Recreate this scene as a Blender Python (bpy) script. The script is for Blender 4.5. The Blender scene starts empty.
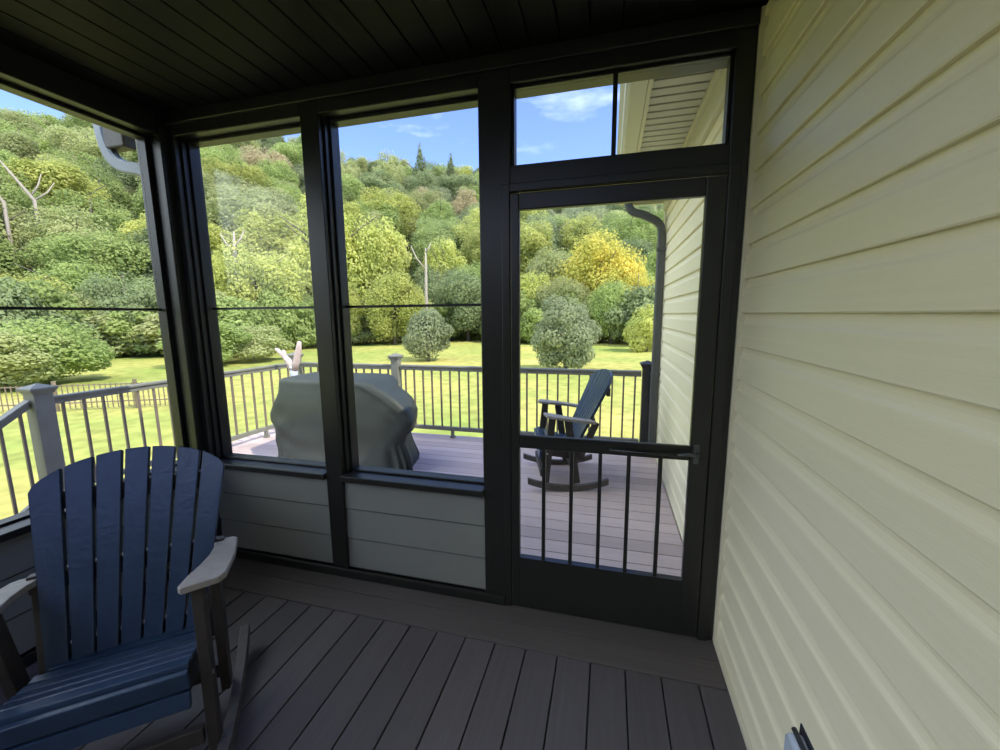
import bpy, bmesh, math, random
import numpy as np
from mathutils import Vector, Matrix
random.seed(7)
sc = bpy.context.scene
C = sc.collection
PI = math.pi

# ---------------------------------------------------------------- materials
def new_mat(name):
    m = bpy.data.materials.new(name); m.use_nodes = True
    nt = m.node_tree
    return m, nt, nt.nodes['Principled BSDF']

def noise_mat(name, c1, c2, scale=8, rough=.6, bump=.0, stretch=(1, 1, 1), detail=4, metal=0, spec=.5, bscale=None):
    m, nt, b = new_mat(name)
    tc = nt.nodes.new('ShaderNodeTexCoord'); mp = nt.nodes.new('ShaderNodeMapping')
    mp.inputs['Scale'].default_value = stretch
    nt.links.new(tc.outputs['Object'], mp.inputs['Vector'])
    n = nt.nodes.new('ShaderNodeTexNoise'); n.inputs['Scale'].default_value = scale; n.inputs['Detail'].default_value = detail
    nt.links.new(mp.outputs['Vector'], n.inputs['Vector'])
    r = nt.nodes.new('ShaderNodeValToRGB')
    r.color_ramp.elements[0].position = .3; r.color_ramp.elements[1].position = .7
    r.color_ramp.elements[0].color = (*c1, 1); r.color_ramp.elements[1].color = (*c2, 1)
    nt.links.new(n.outputs['Fac'], r.inputs['Fac'])
    nt.links.new(r.outputs['Color'], b.inputs['Base Color'])
    b.inputs['Roughness'].default_value = rough; b.inputs['Metallic'].default_value = metal
    b.inputs['Specular IOR Level'].default_value = spec
    if bump:
        bn = nt.nodes.new('ShaderNodeBump'); bn.inputs['Strength'].default_value = bump; bn.inputs['Distance'].default_value = .004
        n2 = nt.nodes.new('ShaderNodeTexNoise'); n2.inputs['Scale'].default_value = bscale or scale * 3
        nt.links.new(mp.outputs['Vector'], n2.inputs['Vector'])
        nt.links.new(n2.outputs['Fac'], bn.inputs['Height']); nt.links.new(bn.outputs['Normal'], b.inputs['Normal'])
    return m

def board_mat(name, c1, c2, axis, pitch, offs):
    """composite deck board: wood grain along the board, small tone change from board to board"""
    m, nt, b = new_mat(name)
    tc = nt.nodes.new('ShaderNodeTexCoord'); sp = nt.nodes.new('ShaderNodeSeparateXYZ')
    nt.links.new(tc.outputs['Object'], sp.inputs[0])
    across = sp.outputs['X'] if axis == 'Y' else sp.outputs['Y']
    a = nt.nodes.new('ShaderNodeMath'); a.operation = 'SUBTRACT'; a.inputs[1].default_value = offs
    nt.links.new(across, a.inputs[0])
    d = nt.nodes.new('ShaderNodeMath'); d.operation = 'DIVIDE'; d.inputs[1].default_value = pitch
    nt.links.new(a.outputs[0], d.inputs[0])
    fl = nt.nodes.new('ShaderNodeMath'); fl.operation = 'FLOOR'; nt.links.new(d.outputs[0], fl.inputs[0])
    wn = nt.nodes.new('ShaderNodeTexWhiteNoise'); wn.noise_dimensions = '1D'; nt.links.new(fl.outputs[0], wn.inputs['W'])
    mp = nt.nodes.new('ShaderNodeMapping')
    mp.inputs['Scale'].default_value = (60, 3, 10) if axis == 'Y' else (3, 60, 10)
    nt.links.new(tc.outputs['Object'], mp.inputs['Vector'])
    n = nt.nodes.new('ShaderNodeTexNoise'); n.inputs['Scale'].default_value = 1; n.inputs['Detail'].default_value = 5
    nt.links.new(mp.outputs['Vector'], n.inputs['Vector'])
    mx = nt.nodes.new('ShaderNodeMix'); mx.data_type = 'RGBA'
    mx.inputs['A'].default_value = (*c1, 1); mx.inputs['B'].default_value = (*c2, 1)
    nt.links.new(n.outputs['Fac'], mx.inputs['Factor'])
    hs = nt.nodes.new('ShaderNodeHueSaturation')
    mr = nt.nodes.new('ShaderNodeMapRange'); mr.inputs['To Min'].default_value = .86; mr.inputs['To Max'].default_value = 1.14
    nt.links.new(wn.outputs['Value'], mr.inputs['Value']); nt.links.new(mr.outputs[0], hs.inputs['Value'])
    nt.links.new(mx.outputs['Result'], hs.inputs['Color']); nt.links.new(hs.outputs[0], b.inputs['Base Color'])
    bn = nt.nodes.new('ShaderNodeBump'); bn.inputs['Strength'].default_value = .25; bn.inputs['Distance'].default_value = .002
    nt.links.new(n.outputs['Fac'], bn.inputs['Height']); nt.links.new(bn.outputs['Normal'], b.inputs['Normal'])
    b.inputs['Roughness'].default_value = .62
    return m

def leaf_mat(name, c, c2):
    m = bpy.data.materials.new(name); m.use_nodes = True; nt = m.node_tree; nt.nodes.clear()
    out = nt.nodes.new('ShaderNodeOutputMaterial')
    tc = nt.nodes.new('ShaderNodeTexCoord')
    n = nt.nodes.new('ShaderNodeTexNoise'); n.inputs['Scale'].default_value = .55; n.inputs['Detail'].default_value = 4
    nt.links.new(tc.outputs['Object'], n.inputs['Vector'])
    r = nt.nodes.new('ShaderNodeValToRGB'); r.color_ramp.elements[0].position = .35; r.color_ramp.elements[1].position = .65
    r.color_ramp.elements[0].color = (*c, 1); r.color_ramp.elements[1].color = (*c2, 1)
    nt.links.new(n.outputs['Fac'], r.inputs['Fac'])
    oi = nt.nodes.new('ShaderNodeObjectInfo')
    hs = nt.nodes.new('ShaderNodeHueSaturation')
    mr = nt.nodes.new('ShaderNodeMapRange'); mr.inputs['To Min'].default_value = .95; mr.inputs['To Max'].default_value = 1.35
    nt.links.new(oi.outputs['Random'], mr.inputs['Value']); nt.links.new(mr.outputs[0], hs.inputs['Value'])
    nt.links.new(r.outputs[0], hs.inputs['Color'])
    d = nt.nodes.new('ShaderNodeBsdfDiffuse'); t = nt.nodes.new('ShaderNodeBsdfTranslucent')
    mx = nt.nodes.new('ShaderNodeMixShader'); mx.inputs[0].default_value = .5
    nt.links.new(hs.outputs[0], d.inputs['Color']); nt.links.new(hs.outputs[0], t.inputs['Color'])
    nt.links.new(d.outputs[0], mx.inputs[1]); nt.links.new(t.outputs[0], mx.inputs[2])
    nt.links.new(mx.outputs[0], out.inputs['Surface'])
    return m

def glass_mat(name, tint):
    m = bpy.data.materials.new(name); m.use_nodes = True; nt = m.node_tree; nt.nodes.clear()
    out = nt.nodes.new('ShaderNodeOutputMaterial')
    tr = nt.nodes.new('ShaderNodeBsdfTransparent'); tr.inputs['Color'].default_value = (*tint, 1)
    gl = nt.nodes.new('ShaderNodeBsdfGlossy'); gl.inputs['Roughness'].default_value = .12
    fr = nt.nodes.new('ShaderNodeFresnel'); fr.inputs['IOR'].default_value = 1.2
    mx = nt.nodes.new('ShaderNodeMixShader')
    nt.links.new(fr.outputs[0], mx.inputs[0]); nt.links.new(tr.outputs[0], mx.inputs[1]); nt.links.new(gl.outputs[0], mx.inputs[2])
    nt.links.new(mx.outputs[0], out.inputs['Surface'])
    return m

M = {}
M['bronze'] = noise_mat('dark_bronze_paint', (.012, .0125, .011), (.016, .0165, .0145), 6, .36, .1)
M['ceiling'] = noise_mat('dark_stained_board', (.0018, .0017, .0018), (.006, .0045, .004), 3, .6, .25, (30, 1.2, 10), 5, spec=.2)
M['siding'] = noise_mat('cream_vinyl', (.80, .73, .52), (.83, .76, .55), 3, .42, .2, (2, .6, 20), 6, bscale=30)
M['kneesiding'] = noise_mat('shaded_cream_panel', (.19, .195, .185), (.21, .215, .20), 3, .6, 0)  # cream panels whose shade is put into a darker grey base colour
M['cream_trim'] = noise_mat('cream_trim', (.60, .56, .42), (.64, .60, .45), 3, .5)
M['soffit'] = noise_mat('soffit_vinyl', (.48, .46, .40), (.52, .50, .43), 3, .55)
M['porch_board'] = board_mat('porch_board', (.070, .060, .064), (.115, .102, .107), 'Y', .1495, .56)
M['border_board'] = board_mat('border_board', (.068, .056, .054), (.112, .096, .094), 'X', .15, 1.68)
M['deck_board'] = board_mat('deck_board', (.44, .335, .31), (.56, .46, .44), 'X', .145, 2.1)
M['rail'] = noise_mat('grey_brown_composite', (.155, .155, .13), (.19, .19, .16), 10, .55, .2, (1, 1, 1))
M['baluster'] = noise_mat('brown_aluminium', (.15, .115, .09), (.19, .15, .12), 10, .4)
M['dark_post'] = noise_mat('dark_post_sleeve', (.028, .028, .028), (.038, .036, .036), 10, .45)
M['blue'] = noise_mat('blue_poly_lumber', (.019, .040, .084), (.026, .053, .108), 5, .30, .3, (3, 3, 3))
M['greypoly'] = noise_mat('weathered_grey_poly', (.27, .245, .225), (.33, .30, .275), 9, .5, .3, (3, 3, 3))
M['darkpoly'] = noise_mat('brown_poly', (.030, .025, .022), (.045, .037, .033), 9, .5, .3, (3, 3, 3))
M['rocker'] = noise_mat('brown_grey_poly', (.075, .065, .06), (.105, .09, .083), 9, .5, .3, (3, 3, 3))
M['cover'] = noise_mat('grill_cover_fabric', (.022, .029, .026), (.032, .040, .035), 4, .62, .5, (1, 1, 1), bscale=14)
M['cover_trim'] = noise_mat('cover_hem', (.02, .025, .026), (.03, .036, .038), 4, .6)
M['gutter'] = noise_mat('gutter_cream', (.50, .48, .40), (.54, .52, .43), 4, .4)
M['downspout'] = noise_mat('dark_grey_aluminium', (.06, .065, .065), (.075, .08, .08), 4, .4)
M['bluegrey'] = noise_mat('blue_grey_aluminium', (.13, .16, .20), (.16, .19, .24), 4, .35)
M['shingle'] = noise_mat('roof_shingle', (.06, .058, .055), (.12, .115, .11), 14, .9, .6)
M['grass'] = None
M['bark'] = noise_mat('bark', (.09, .07, .055), (.16, .13, .10), 2, .9, .5, (4, 4, 1))
M['deadwood'] = noise_mat('bleached_deadwood', (.30, .26, .20), (.42, .36, .29), 2, .8, .3, (4, 4, 1))
M['fence'] = noise_mat('fence_wood', (.15, .12, .07), (.22, .17, .11), 5, .8)
M['pale'] = noise_mat('pale_pinkish_wood', (.52, .40, .36), (.60, .48, .43), 6, .6)
M['paleblue'] = noise_mat('pale_blue_white', (.42, .47, .60), (.52, .56, .66), 12, .6)
M['outlet'] = noise_mat('outlet_cover', (.42, .48, .56), (.52, .58, .66), 12, .25)
M['outletdark'] = noise_mat('outlet_dark', (.02, .022, .03), (.03, .032, .04), 12, .4)
M['steel'] = noise_mat('screw_steel', (.5, .5, .5), (.6, .6, .6), 12, .3, metal=1)
M['glass'] = glass_mat('window_vinyl', (.90, .92, .90))
M['forest_floor'] = noise_mat('forest_floor', (.05, .065, .02), (.10, .12, .04), .2, .95)

# lawn
m, nt, b = new_mat('lawn_grass')
tc = nt.nodes.new('ShaderNodeTexCoord')
n1 = nt.nodes.new('ShaderNodeTexNoise'); n1.inputs['Scale'].default_value = .16; n1.inputs['Detail'].default_value = 6
n2 = nt.nodes.new('ShaderNodeTexNoise'); n2.inputs['Scale'].default_value = 2.2; n2.inputs['Detail'].default_value = 6
nt.links.new(tc.outputs['Object'], n1.inputs['Vector']); nt.links.new(tc.outputs['Object'], n2.inputs['Vector'])
r1 = nt.nodes.new('ShaderNodeValToRGB'); e = r1.color_ramp.elements
e[0].position = .33; e[0].color = (.25, .31, .07, 1); e[1].position = .62; e[1].color = (.43, .39, .11, 1)
e2 = r1.color_ramp.elements.new(.76); e2.color = (.44, .38, .19, 1)
nt.links.new(n1.outputs['Fac'], r1.inputs['Fac'])
mx = nt.nodes.new('ShaderNodeMix'); mx.data_type = 'RGBA'; mx.blend_type = 'MULTIPLY'; mx.inputs['Factor'].default_value = 1
mr = nt.nodes.new('ShaderNodeMapRange'); mr.inputs['From Min'].default_value = .3; mr.inputs['From Max'].default_value = .7
mr.inputs['To Min'].default_value = .7; mr.inputs['To Max'].default_value = 1.2
nt.links.new(n2.outputs['Fac'], mr.inputs['Value'])
nt.links.new(r1.outputs[0], mx.inputs['A']); nt.links.new(mr.outputs[0], mx.inputs['B'])
nt.links.new(mx.outputs['Result'], b.inputs['Base Color']); b.inputs['Roughness'].default_value = .9
b.inputs['Specular IOR Level'].default_value = .1
M['grass'] = m

LEAF = {
    'dark': leaf_mat('leaf_dark_green', (0.2, 0.25, 0.12), (0.3, 0.35, 0.17)),
    'mid': leaf_mat('leaf_mid_green', (0.25, 0.32, 0.11), (0.38, 0.45, 0.16)),
    'olive': leaf_mat('leaf_olive_green', (0.31, 0.35, 0.14), (0.44, 0.46, 0.22)),
    'yellow': leaf_mat('leaf_yellow_green', (0.36, 0.4, 0.11), (0.52, 0.53, 0.17)),
    'gold': leaf_mat('leaf_golden', (0.40, 0.40, 0.10), (0.62, 0.54, 0.13)),
    'grey': leaf_mat('leaf_grey_green', (0.24, 0.28, 0.15), (0.38, 0.42, 0.24)),
    'rust': leaf_mat('leaf_rusty_tan', (0.38, 0.33, 0.19), (0.48, 0.42, 0.25)),
}

# ---------------------------------------------------------------- mesh helpers
class MB:
    def __init__(s): s.v = []; s.f = []
    def add(s, vs, fs):
        o = len(s.v); s.v += [tuple(v) for v in vs]; s.f += [tuple(i + o for i in f) for f in fs]; return s
    def box(s, x0, x1, y0, y1, z0, z1, mat=None):
        vs = [Vector(p) for p in ((x0, y0, z0), (x1, y0, z0), (x1, y1, z0), (x0, y1, z0), (x0, y0, z1), (x1, y0, z1), (x1, y1, z1), (x0, y1, z1))]
        if mat: vs = [mat @ v for v in vs]
        return s.add(vs, [(0, 3, 2, 1), (4, 5, 6, 7), (0, 1, 5, 4), (1, 2, 6, 5), (2, 3, 7, 6), (3, 0, 4, 7)])
    def beam(s, a, b, w, h, side=(1, 0, 0)):
        """rectangular bar from a to b; w along 'side', h across"""
        a = Vector(a); b = Vector(b); d = (b - a).normalized(); sx = Vector(side); sx = (sx - d * sx.dot(d)).normalized(); sy = d.cross(sx)
        vs = []
        for p in (a, b):
            for i, j in ((-1, -1), (1, -1), (1, 1), (-1, 1)): vs.append(p + sx * (i * w / 2) + sy * (j * h / 2))
        return s.add(vs, [(0, 1, 2, 3), (7, 6, 5, 4), (0, 4, 5, 1), (1, 5, 6, 2), (2, 6, 7, 3), (3, 7, 4, 0)])
    def prism(s, poly, fn, t0, t1):
        """poly list of 2d, fn(a,b,t)->3d"""
        n = len(poly); vs = [fn(a, b, t0) for a, b in poly] + [fn(a, b, t1) for a, b in poly]
        fs = [tuple(range(n - 1, -1, -1)), tuple(range(n, 2 * n))] + [(i, (i + 1) % n, n + (i + 1) % n, n + i) for i in range(n)]
        return s.add(vs, fs)
    def tube(s, pts, rad, seg=8, up=(0, 0, 1), flat=1.0):
        pts = [Vector(p) for p in pts]; n = len(pts)
        if not hasattr(rad, '__len__'): rad = [rad] * n
        rings = []
        prev = None
        for i, p in enumerate(pts):
            d = (pts[min(i + 1, n - 1)] - pts[max(i - 1, 0)]).normalized()
            if prev is None:
                a = Vector(up)
                if abs(a.dot(d)) > .95: a = Vector((1, 0, 0))
                a = (a - d * a.dot(d)).normalized()
            else: a = (prev - d * prev.dot(d)).normalized()
            prev = a; bb = d.cross(a)
            rings.append([p + a * (rad[i] * math.cos(2 * PI * k / seg)) + bb * (rad[i] * flat * math.sin(2 * PI * k / seg)) for k in range(seg)])
        vs = [v for r in rings for v in r]; fs = []
        for i in range(n - 1):
            for k in range(seg): fs.append((i * seg + k, i * seg + (k + 1) % seg, (i + 1) * seg + (k + 1) % seg, (i + 1) * seg + k))
        fs.append(tuple(range(seg - 1, -1, -1))); fs.append(tuple((n - 1) * seg + k for k in range(seg)))
        return s.add(vs, fs)
    def build(s, name, mat, parent=None, bevel=0, smooth=False, segs=2):
        me = bpy.data.meshes.new(name); me.from_pydata(s.v, [], s.f)
        bm = bmesh.new(); bm.from_mesh(me); bmesh.ops.recalc_face_normals(bm, faces=bm.faces); bm.to_mesh(me); bm.free()
        me.materials.append(mat)
        if smooth: me.shade_smooth()
        o = bpy.data.objects.new(name, me); C.objects.link(o)
        if parent: o.parent = parent
        if bevel:
            md = o.modifiers.new('Bevel', 'BEVEL'); md.width = bevel; md.segments = segs; md.limit_method = 'ANGLE'; md.angle_limit = math.radians(40)
        return o

def tag(o, label, cat, group=None, kind=None):
    o['label'] = label; o['category'] = cat
    if group: o['group'] = group
    if kind: o['kind'] = kind
    return o
def thing(name, label, cat, loc=(0, 0, 0), rz=0, group=None):
    o = bpy.data.objects.new(name, None); C.objects.link(o); o.location = loc; o.rotation_euler = (0, 0, rz)
    o.empty_display_size = .1
    return tag(o, label, cat, group)
def struct(o): o['kind'] = 'structure'; return o
def dup(root, loc, rz, label=None, group=None):
    r = root.copy(); C.objects.link(r); r.location = loc; r.rotation_euler = (0, 0, rz)
    if label: r['label'] = label
    if group: r['group'] = group
    for ch in list(root.children):
        c = ch.copy(); C.objects.link(c); c.parent = r
        for g in list(ch.children):
            d = g.copy(); C.objects.link(d); d.parent = c
    return r

# ---------------------------------------------------------------- porch geometry constants
XR = .56            # house wall plane
YE = 1.95           # inner face of the end wall
YO = 2.10           # outer face
XL = -2.52; XLO = -2.68
ZC = 2.72
YC = -.5  # ceiling and roof stop short here, out of view, to let skylight in
YB = -2.2           # where the modelled porch ends behind the camera
GZ = -1.30          # lawn level

# ---------------------------------------------------------------- floor
f = MB(); p = .1495
x = XR
edges = []
while x > XLO: edges.append(x); x -= p
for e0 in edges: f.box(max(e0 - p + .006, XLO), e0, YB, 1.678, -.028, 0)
struct(f.build('floor', M['porch_board'], bevel=.002, segs=1))
b2 = MB(); b2.box(XLO, XR, 1.684, 1.826, -.028, 0); b2.box(XLO, XR, 1.832, YO, -.028, 0)
struct(b2.build('trim_1', M['border_board'], bevel=.002, segs=1))
j = MB(); j.box(XLO, XR, YB, YO, -.20, -.04)
struct(j.build('trim_2', M['bronze']))

# ---------------------------------------------------------------- ceiling
c = MB(); p = .127; x = XR - .035
while x > XLO:
    x0 = max(x - p, XLO); c.box(x0 + .006, x - .0, YC, YE + .12, ZC, ZC + .02); x -= p
c.box(XLO, XR + .1, YC, YE + .14, ZC + .012, ZC + .05)
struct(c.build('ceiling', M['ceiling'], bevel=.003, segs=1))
r_ = MB(); r_.box(-3.02, XR + .1, YC, 2.24, ZC + .05, ZC + .20)
struct(r_.build('roof_slab', M['gutter']))

# ---------------------------------------------------------------- siding (dutch lap)
def lap(y0, y1, z0, z1, xw, expo=.1403, phase=0.0):
    """dutch-lap courses on plane x = xw, facing -x"""
    mb = MB(); z = z0 - phase
    while z < z1 - .002:
        prof = [(0.0, .003), (0.0, .016), (.004, .0185), (.010, .018), (.088, .0155), (.094, .0145), (.104, .009), (.120, .005), (expo, .0035)]
        pts = [(min(max(z + a, z0), z1), q) for a, q in prof]
        vs = []
        for yy in (y0, y1):
            for zz, q in pts: vs.append((xw - q, yy, zz))
        n = len(pts); fs = [(i, i + 1, n + i + 1, n + i) for i in range(n - 1)]
        mb.add(vs, fs); z += expo
    mb.box(xw - .002, xw + .05, y0, y1, z0, z1)
    return mb
PH = .0085
w = lap(YB, YE, .025, ZC, XR, phase=PH)
struct(w.build('wall_right', M['siding']))
w = lap(YO, 4.75, -.02, 2.80, XR, phase=.10)
wo = struct(w.build('wall_house', M['siding']))
hb = MB(); hb.box(XR + .05, 7.5, -6, 4.72, GZ, 2.95); hb.box(XR + .0, XR + .06, YO, 4.72, GZ, -.03); hb.box(XR, XR + .06, -6, YB, GZ, 2.95)
struct(hb.build('wall_house_body', M['cream_trim']))
rf = MB(); rf.prism([(.03, 2.98), (4.2, 5.2), (8.2, 2.98)], lambda a, b_, t: (a, t, b_), -6.3, 5.12)
struct(rf.build('roof', M['shingle']))
# corner board and starter trim
t = MB(); t.box(XR - .030, XR + .05, 4.70, 4.79, -.02, 2.80)
struct(t.build('trim_3', M['cream_trim'], bevel=.004))
t = MB(); t.box(XR - .034, XR, YB, YE - .012, 0, .026)
struct(t.build('baseboard_right', M['cream_trim'], bevel=.004))
t = MB(); t.box(XR - .032, XR, YE - .012, YE + .012, 0, ZC)
struct(t.build('trim_4', M['cream_trim'], bevel=.003))
# frieze board
t = MB(); t.box(XR - .045, XR - .001, YO, 4.75, 2.62, 2.80); t.box(XR - .07, XR - .001, YO, 4.75, 2.755, 2.80)
struct(t.build('trim_5', M['cream_trim'], bevel=.004))
# soffit with ribs across
s_ = MB(); y = 2.24
s_.box(.19, XR, 2.24, 5.05, 2.806, 2.83)
while y < 5.0:
    s_.box(.19, XR - .0, y + .008, y + .082, 2.797, 2.808)
    y += .092
struct(s_.build('soffit', M['soffit'], bevel=.003, segs=1))
t = MB(); t.box(.165, .19, 2.24, 5.08, 2.775, 3.0); t.box(.19, XR + .1, 5.05, 5.08, 2.775, 3.0); t.box(.17, 2, 2.24, 5.05, 2.97, 2.985)
struct(t.build('trim_6', M['cream_trim'], bevel=.003))
g = thing('gutter', 'cream roof gutter under the eave, seen through the transom', 'gutter', (.10, 2.3, 2.78))
gp = [(.163, 2.86), (.163, 2.775), (.075, 2.775), (.052, 2.795), (.047, 2.825), (.022, 2.85), (.022, 2.875), (.032, 2.875), (.032, 2.853), (.056, 2.83), (.061, 2.80), (.079, 2.784), (.154, 2.784), (.154, 2.86)]
gm = MB(); gm.prism([(a - .10, b_ - 2.78) for a, b_ in gp], lambda a, b_, t: (a, t, b_), -.05, 2.70)
gm.build('trough', M['gutter'], g)
ge = MB(); ge.prism([(a - .10, b_ - 2.78) for a, b_ in gp[:7]], lambda a, b_, t: (a, t, b_), 2.70, 2.712); ge.build('end_cap', M['gutter'], g)

# downspout on the house corner
def rect_pipe(pts, w_, h_, side):
    mb = MB()
    pts = [Vector(q) for q in pts]; n = len(pts); sx = Vector(side); rings = []
    for i, q in enumerate(pts):
        d = (pts[min(i + 1, n - 1)] - pts[max(i - 1, 0)]).normalized(); a = sx; c_ = d.cross(a).normalized()
        ring = []
        for u_, v_ in ((-.5, -.35), (-.35, -.5), (.35, -.5), (.5, -.35), (.5, .35), (.35, .5), (-.35, .5), (-.5, .35)): ring.append(q + a * u_ * w_ + c_ * v_ * h_)
        rings.append(ring)
    vs = [v for r in rings for v in r]; fs = []
    for i in range(n - 1):
        for k in range(8): fs.append((i * 8 + k, i * 8 + (k + 1) % 8, (i + 1) * 8 + (k + 1) % 8, (i + 1) * 8 + k))
    fs += [tuple(range(7, -1, -1)), tuple((n - 1) * 8 + k for k in range(8))]
    return mb.add(vs, fs)
def bez(p0, p1, p2, p3, n=8):
    P = [Vector(q) for q in (p0, p1, p2, p3)]; return [(1 - t) ** 3 * P[0] + 3 * (1 - t) ** 2 * t * P[1] + 3 * (1 - t) * t * t * P[2] + t ** 3 * P[3] for t in [i / n for i in range(n + 1)]]
d = thing('downspout', 'dark grey downspout curving from the gutter down the house corner', 'downspout', (.50, 4.62, 0))
L = lambda pts: [(a - .5, b_ - 4.62, c_) for a, b_, c_ in pts]
yv = 4.62
elb = bez((.15, yv, 2.76), (.155, yv, 2.56), (.25, yv, 2.61), (.34, yv, 2.555), 8) + bez((.34, yv, 2.555), (.42, yv, 2.51), (.497, yv, 2.50), (.497, yv, 2.36), 8)[1:]
rect_pipe(L(elb), .062, .075, (0, 1, 0)).build('elbow', M['downspout'], d, smooth=False)
rect_pipe(L([(.497, yv, 2.37), (.497, yv, 1.2), (.497, yv, .0)]), .066, .080, (0, 1, 0)).build('pipe', M['downspout'], d)
for zz in (2.2, .9):
    MB().box(-.048, .045, -.004 - .04, .044, zz, zz + .03).build('strap', M['downspout'], d)

# porch-roof downspout at the left corner
d = thing('downspout', 'blue-grey downspout elbow hanging below the eave at the left porch corner', 'downspout', (-2.80, 2.06, 0))
yv = 0
e1 = bez((-.385, yv, 2.86), (-.39, yv, 2.60), (-.30, yv, 2.52), (-.14, yv, 2.50), 9) + bez((-.14, yv, 2.50), (-.03, yv, 2.48), (.035, yv, 2.44), (.035, yv, 2.30), 7)[1:]
rect_pipe(e1, .058, .075, (0, 1, 0)).build('elbow', M['bluegrey'], d)
rect_pipe([(.035, yv, 2.30), (.035, yv, 1.0), (.035, yv, -.9)], .078, .088, (0, 1, 0)).build('pipe', M['bluegrey'], d)
MB().box(-.335, -.17, -.03, .05, 2.63, 2.87).build('bracket', M['darkpoly'], d, bevel=.01)

# ---------------------------------------------------------------- end wall frame
fr = MB()
ZT = 2.597; ZS = .645
def post(x0, x1, z0=0.0, z1=ZC): fr.box(x0, x1, YE, YO, z0, z1)
post(-2.68, -2.461)                 # corner post
post(-1.593, -1.484)                # mullion
post(-.615, -.465)                  # door side post
post(.455, XR - .033)                 # right jamb
fr.box(-2.461, -1.593, YE, YO, ZT, ZC); fr.box(-1.484, -.615, YE, YO, ZT, ZC)
fr.box(-.465, .455, YE, YO, ZT, ZC)
fr.box(-.465, .455, YE, YO, 2.125, 2.245)    # door header
struct(fr.build('wall_end', M['bronze'], bevel=.004))
# corner post inner mouldings
cp = MB(); cp.box(-2.545, -2.50, YE - .045, YE + .02, 0, ZC); cp.box(-2.68, XL, 1.915, YE, 0, ZC)
struct(cp.build('trim_7', M['bronze'], bevel=.006))
cr = MB(); cr.box(XL, XR - .034, YE - .018, YE - .0005, 2.655, ZC)
struct(cr.build('trim_8', M['bronze'], bevel=.006))
bp = MB(); bp.box(XL + .02, -.50, YE - .02, YE - .0005, 0, .052)
struct(bp.build('baseboard_end', M['bronze'], bevel=.004))
st = MB(); st.box(-.465, .455, YE, YO, 0, .018)
struct(st.build('trim_9', M['bronze'], bevel=.004))
# kneewall panels with sills
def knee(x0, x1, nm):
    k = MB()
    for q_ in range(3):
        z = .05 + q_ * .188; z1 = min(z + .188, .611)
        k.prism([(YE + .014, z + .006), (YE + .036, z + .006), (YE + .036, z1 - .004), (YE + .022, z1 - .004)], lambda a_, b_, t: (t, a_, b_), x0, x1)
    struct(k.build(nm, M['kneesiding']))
    kb = MB(); kb.box(x0, x1, YE + .0262, YO - .01, 0, .609); struct(kb.build(nm + '_backing', M['bronze']))  # dark backing in the gaps stands in for lap shadow lines
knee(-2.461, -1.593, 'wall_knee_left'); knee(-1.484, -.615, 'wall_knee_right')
def vframe(n, x0, x1, z0, z1, muntin_z, ypane=2.07):
    """window set in the end wall: frame, sill, muntin, pane"""
    w_ = thing('window_%d' % n, '', '', (x0, YE, z0)); del w_['label']; del w_['category']; struct(w_)
    a = x1 - x0; h = z1 - z0; yp = ypane - YE
    s = MB(); s.box(-.0, a, -.022, .14, -.036, -.001); s.build('window_sill', M['bronze'], w_, bevel=.004)
    fm = MB()
    t_ = .024
    fm.box(0, t_, yp - .05, yp + .02, 0, h); fm.box(a - t_, a, yp - .05, yp + .02, 0, h)
    fm.box(t_, a - t_, yp - .05, yp + .02, 0, .010); fm.box(t_, a - t_, yp - .05, yp + .02, h - .016, h)
    fm.box(.0, .012, yp - .085, yp - .05, 0, h); fm.box(a - .012, a, yp - .085, yp - .05, 0, h)
    fm.build('window_frame', M['bronze'], w_, bevel=.003)
    mz = muntin_z - z0
    MB().box(t_, a - t_, yp - .012, yp + .010, mz - .007, mz + .007).build('muntin', M['bronze'], w_)
    MB().box(t_, a - t_, yp - .002, yp + .001, .010, mz - .007).build('pane', M['glass'], w_)
    MB().box(t_, a - t_, yp - .002, yp + .001, mz + .007, h - .016).build('pane', M['glass'], w_)
vframe(2, -2.461, -1.593, ZS, ZT, 1.616); vframe(3, -1.484, -.615, ZS, ZT, 1.616)
# transom
w_ = struct(bpy.data.objects.new('window_4', None)); C.objects.link(w_); w_.location = (-.465, YE, 2.245)
fm = MB(); a = .92; h = ZT - 2.245
for q in ((0, .014, 0, h), (a - .014, a, 0, h), (0, a, 0, .012), (0, a, h - .012, h)): fm.box(q[0], q[1], .03, .07, q[2], q[3])
fm.build('window_frame', M['bronze'], w_, bevel=.002)
MB().box(.452, .472, .030, .068, .012, h - .012).build('muntin', M['bronze'], w_)
MB().box(.014, .452, .05, .053, .012, h - .012).build('pane', M['glass'], w_)
MB().box(.472, a - .014, .05, .053, .012, h - .012).build('pane', M['glass'], w_)

# ---------------------------------------------------------------- left wall
fl_ = MB()
for y0, y1 in ((.18, .29), (YB, YB + .12)): fl_.box(XLO, XL, y0, y1, 0, ZC)
fl_.box(XLO, XL, YB, 1.915, ZT, ZC)
fl_.box(XLO, XR, YB - .1, YB, 0, ZC)
struct(fl_.build('wall_left', M['bronze'], bevel=.004))
k = MB(); kb = MB(); kb.box(XLO + .01, XL - .0262, YB + .12, 1.915, 0, .609); struct(kb.build('wall_knee_side_backing', M['bronze']))  # backing kept dark so its gaps imitate the shadow under each lap
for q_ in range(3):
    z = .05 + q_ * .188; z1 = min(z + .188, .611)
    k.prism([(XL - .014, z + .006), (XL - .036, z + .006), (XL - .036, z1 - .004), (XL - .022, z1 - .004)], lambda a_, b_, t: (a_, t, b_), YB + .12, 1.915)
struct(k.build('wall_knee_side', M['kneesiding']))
bp = MB(); bp.box(XL, XL + .02, YB, 1.90, 0, .052); struct(bp.build('baseboard_left', M['bronze'], bevel=.004))
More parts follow.
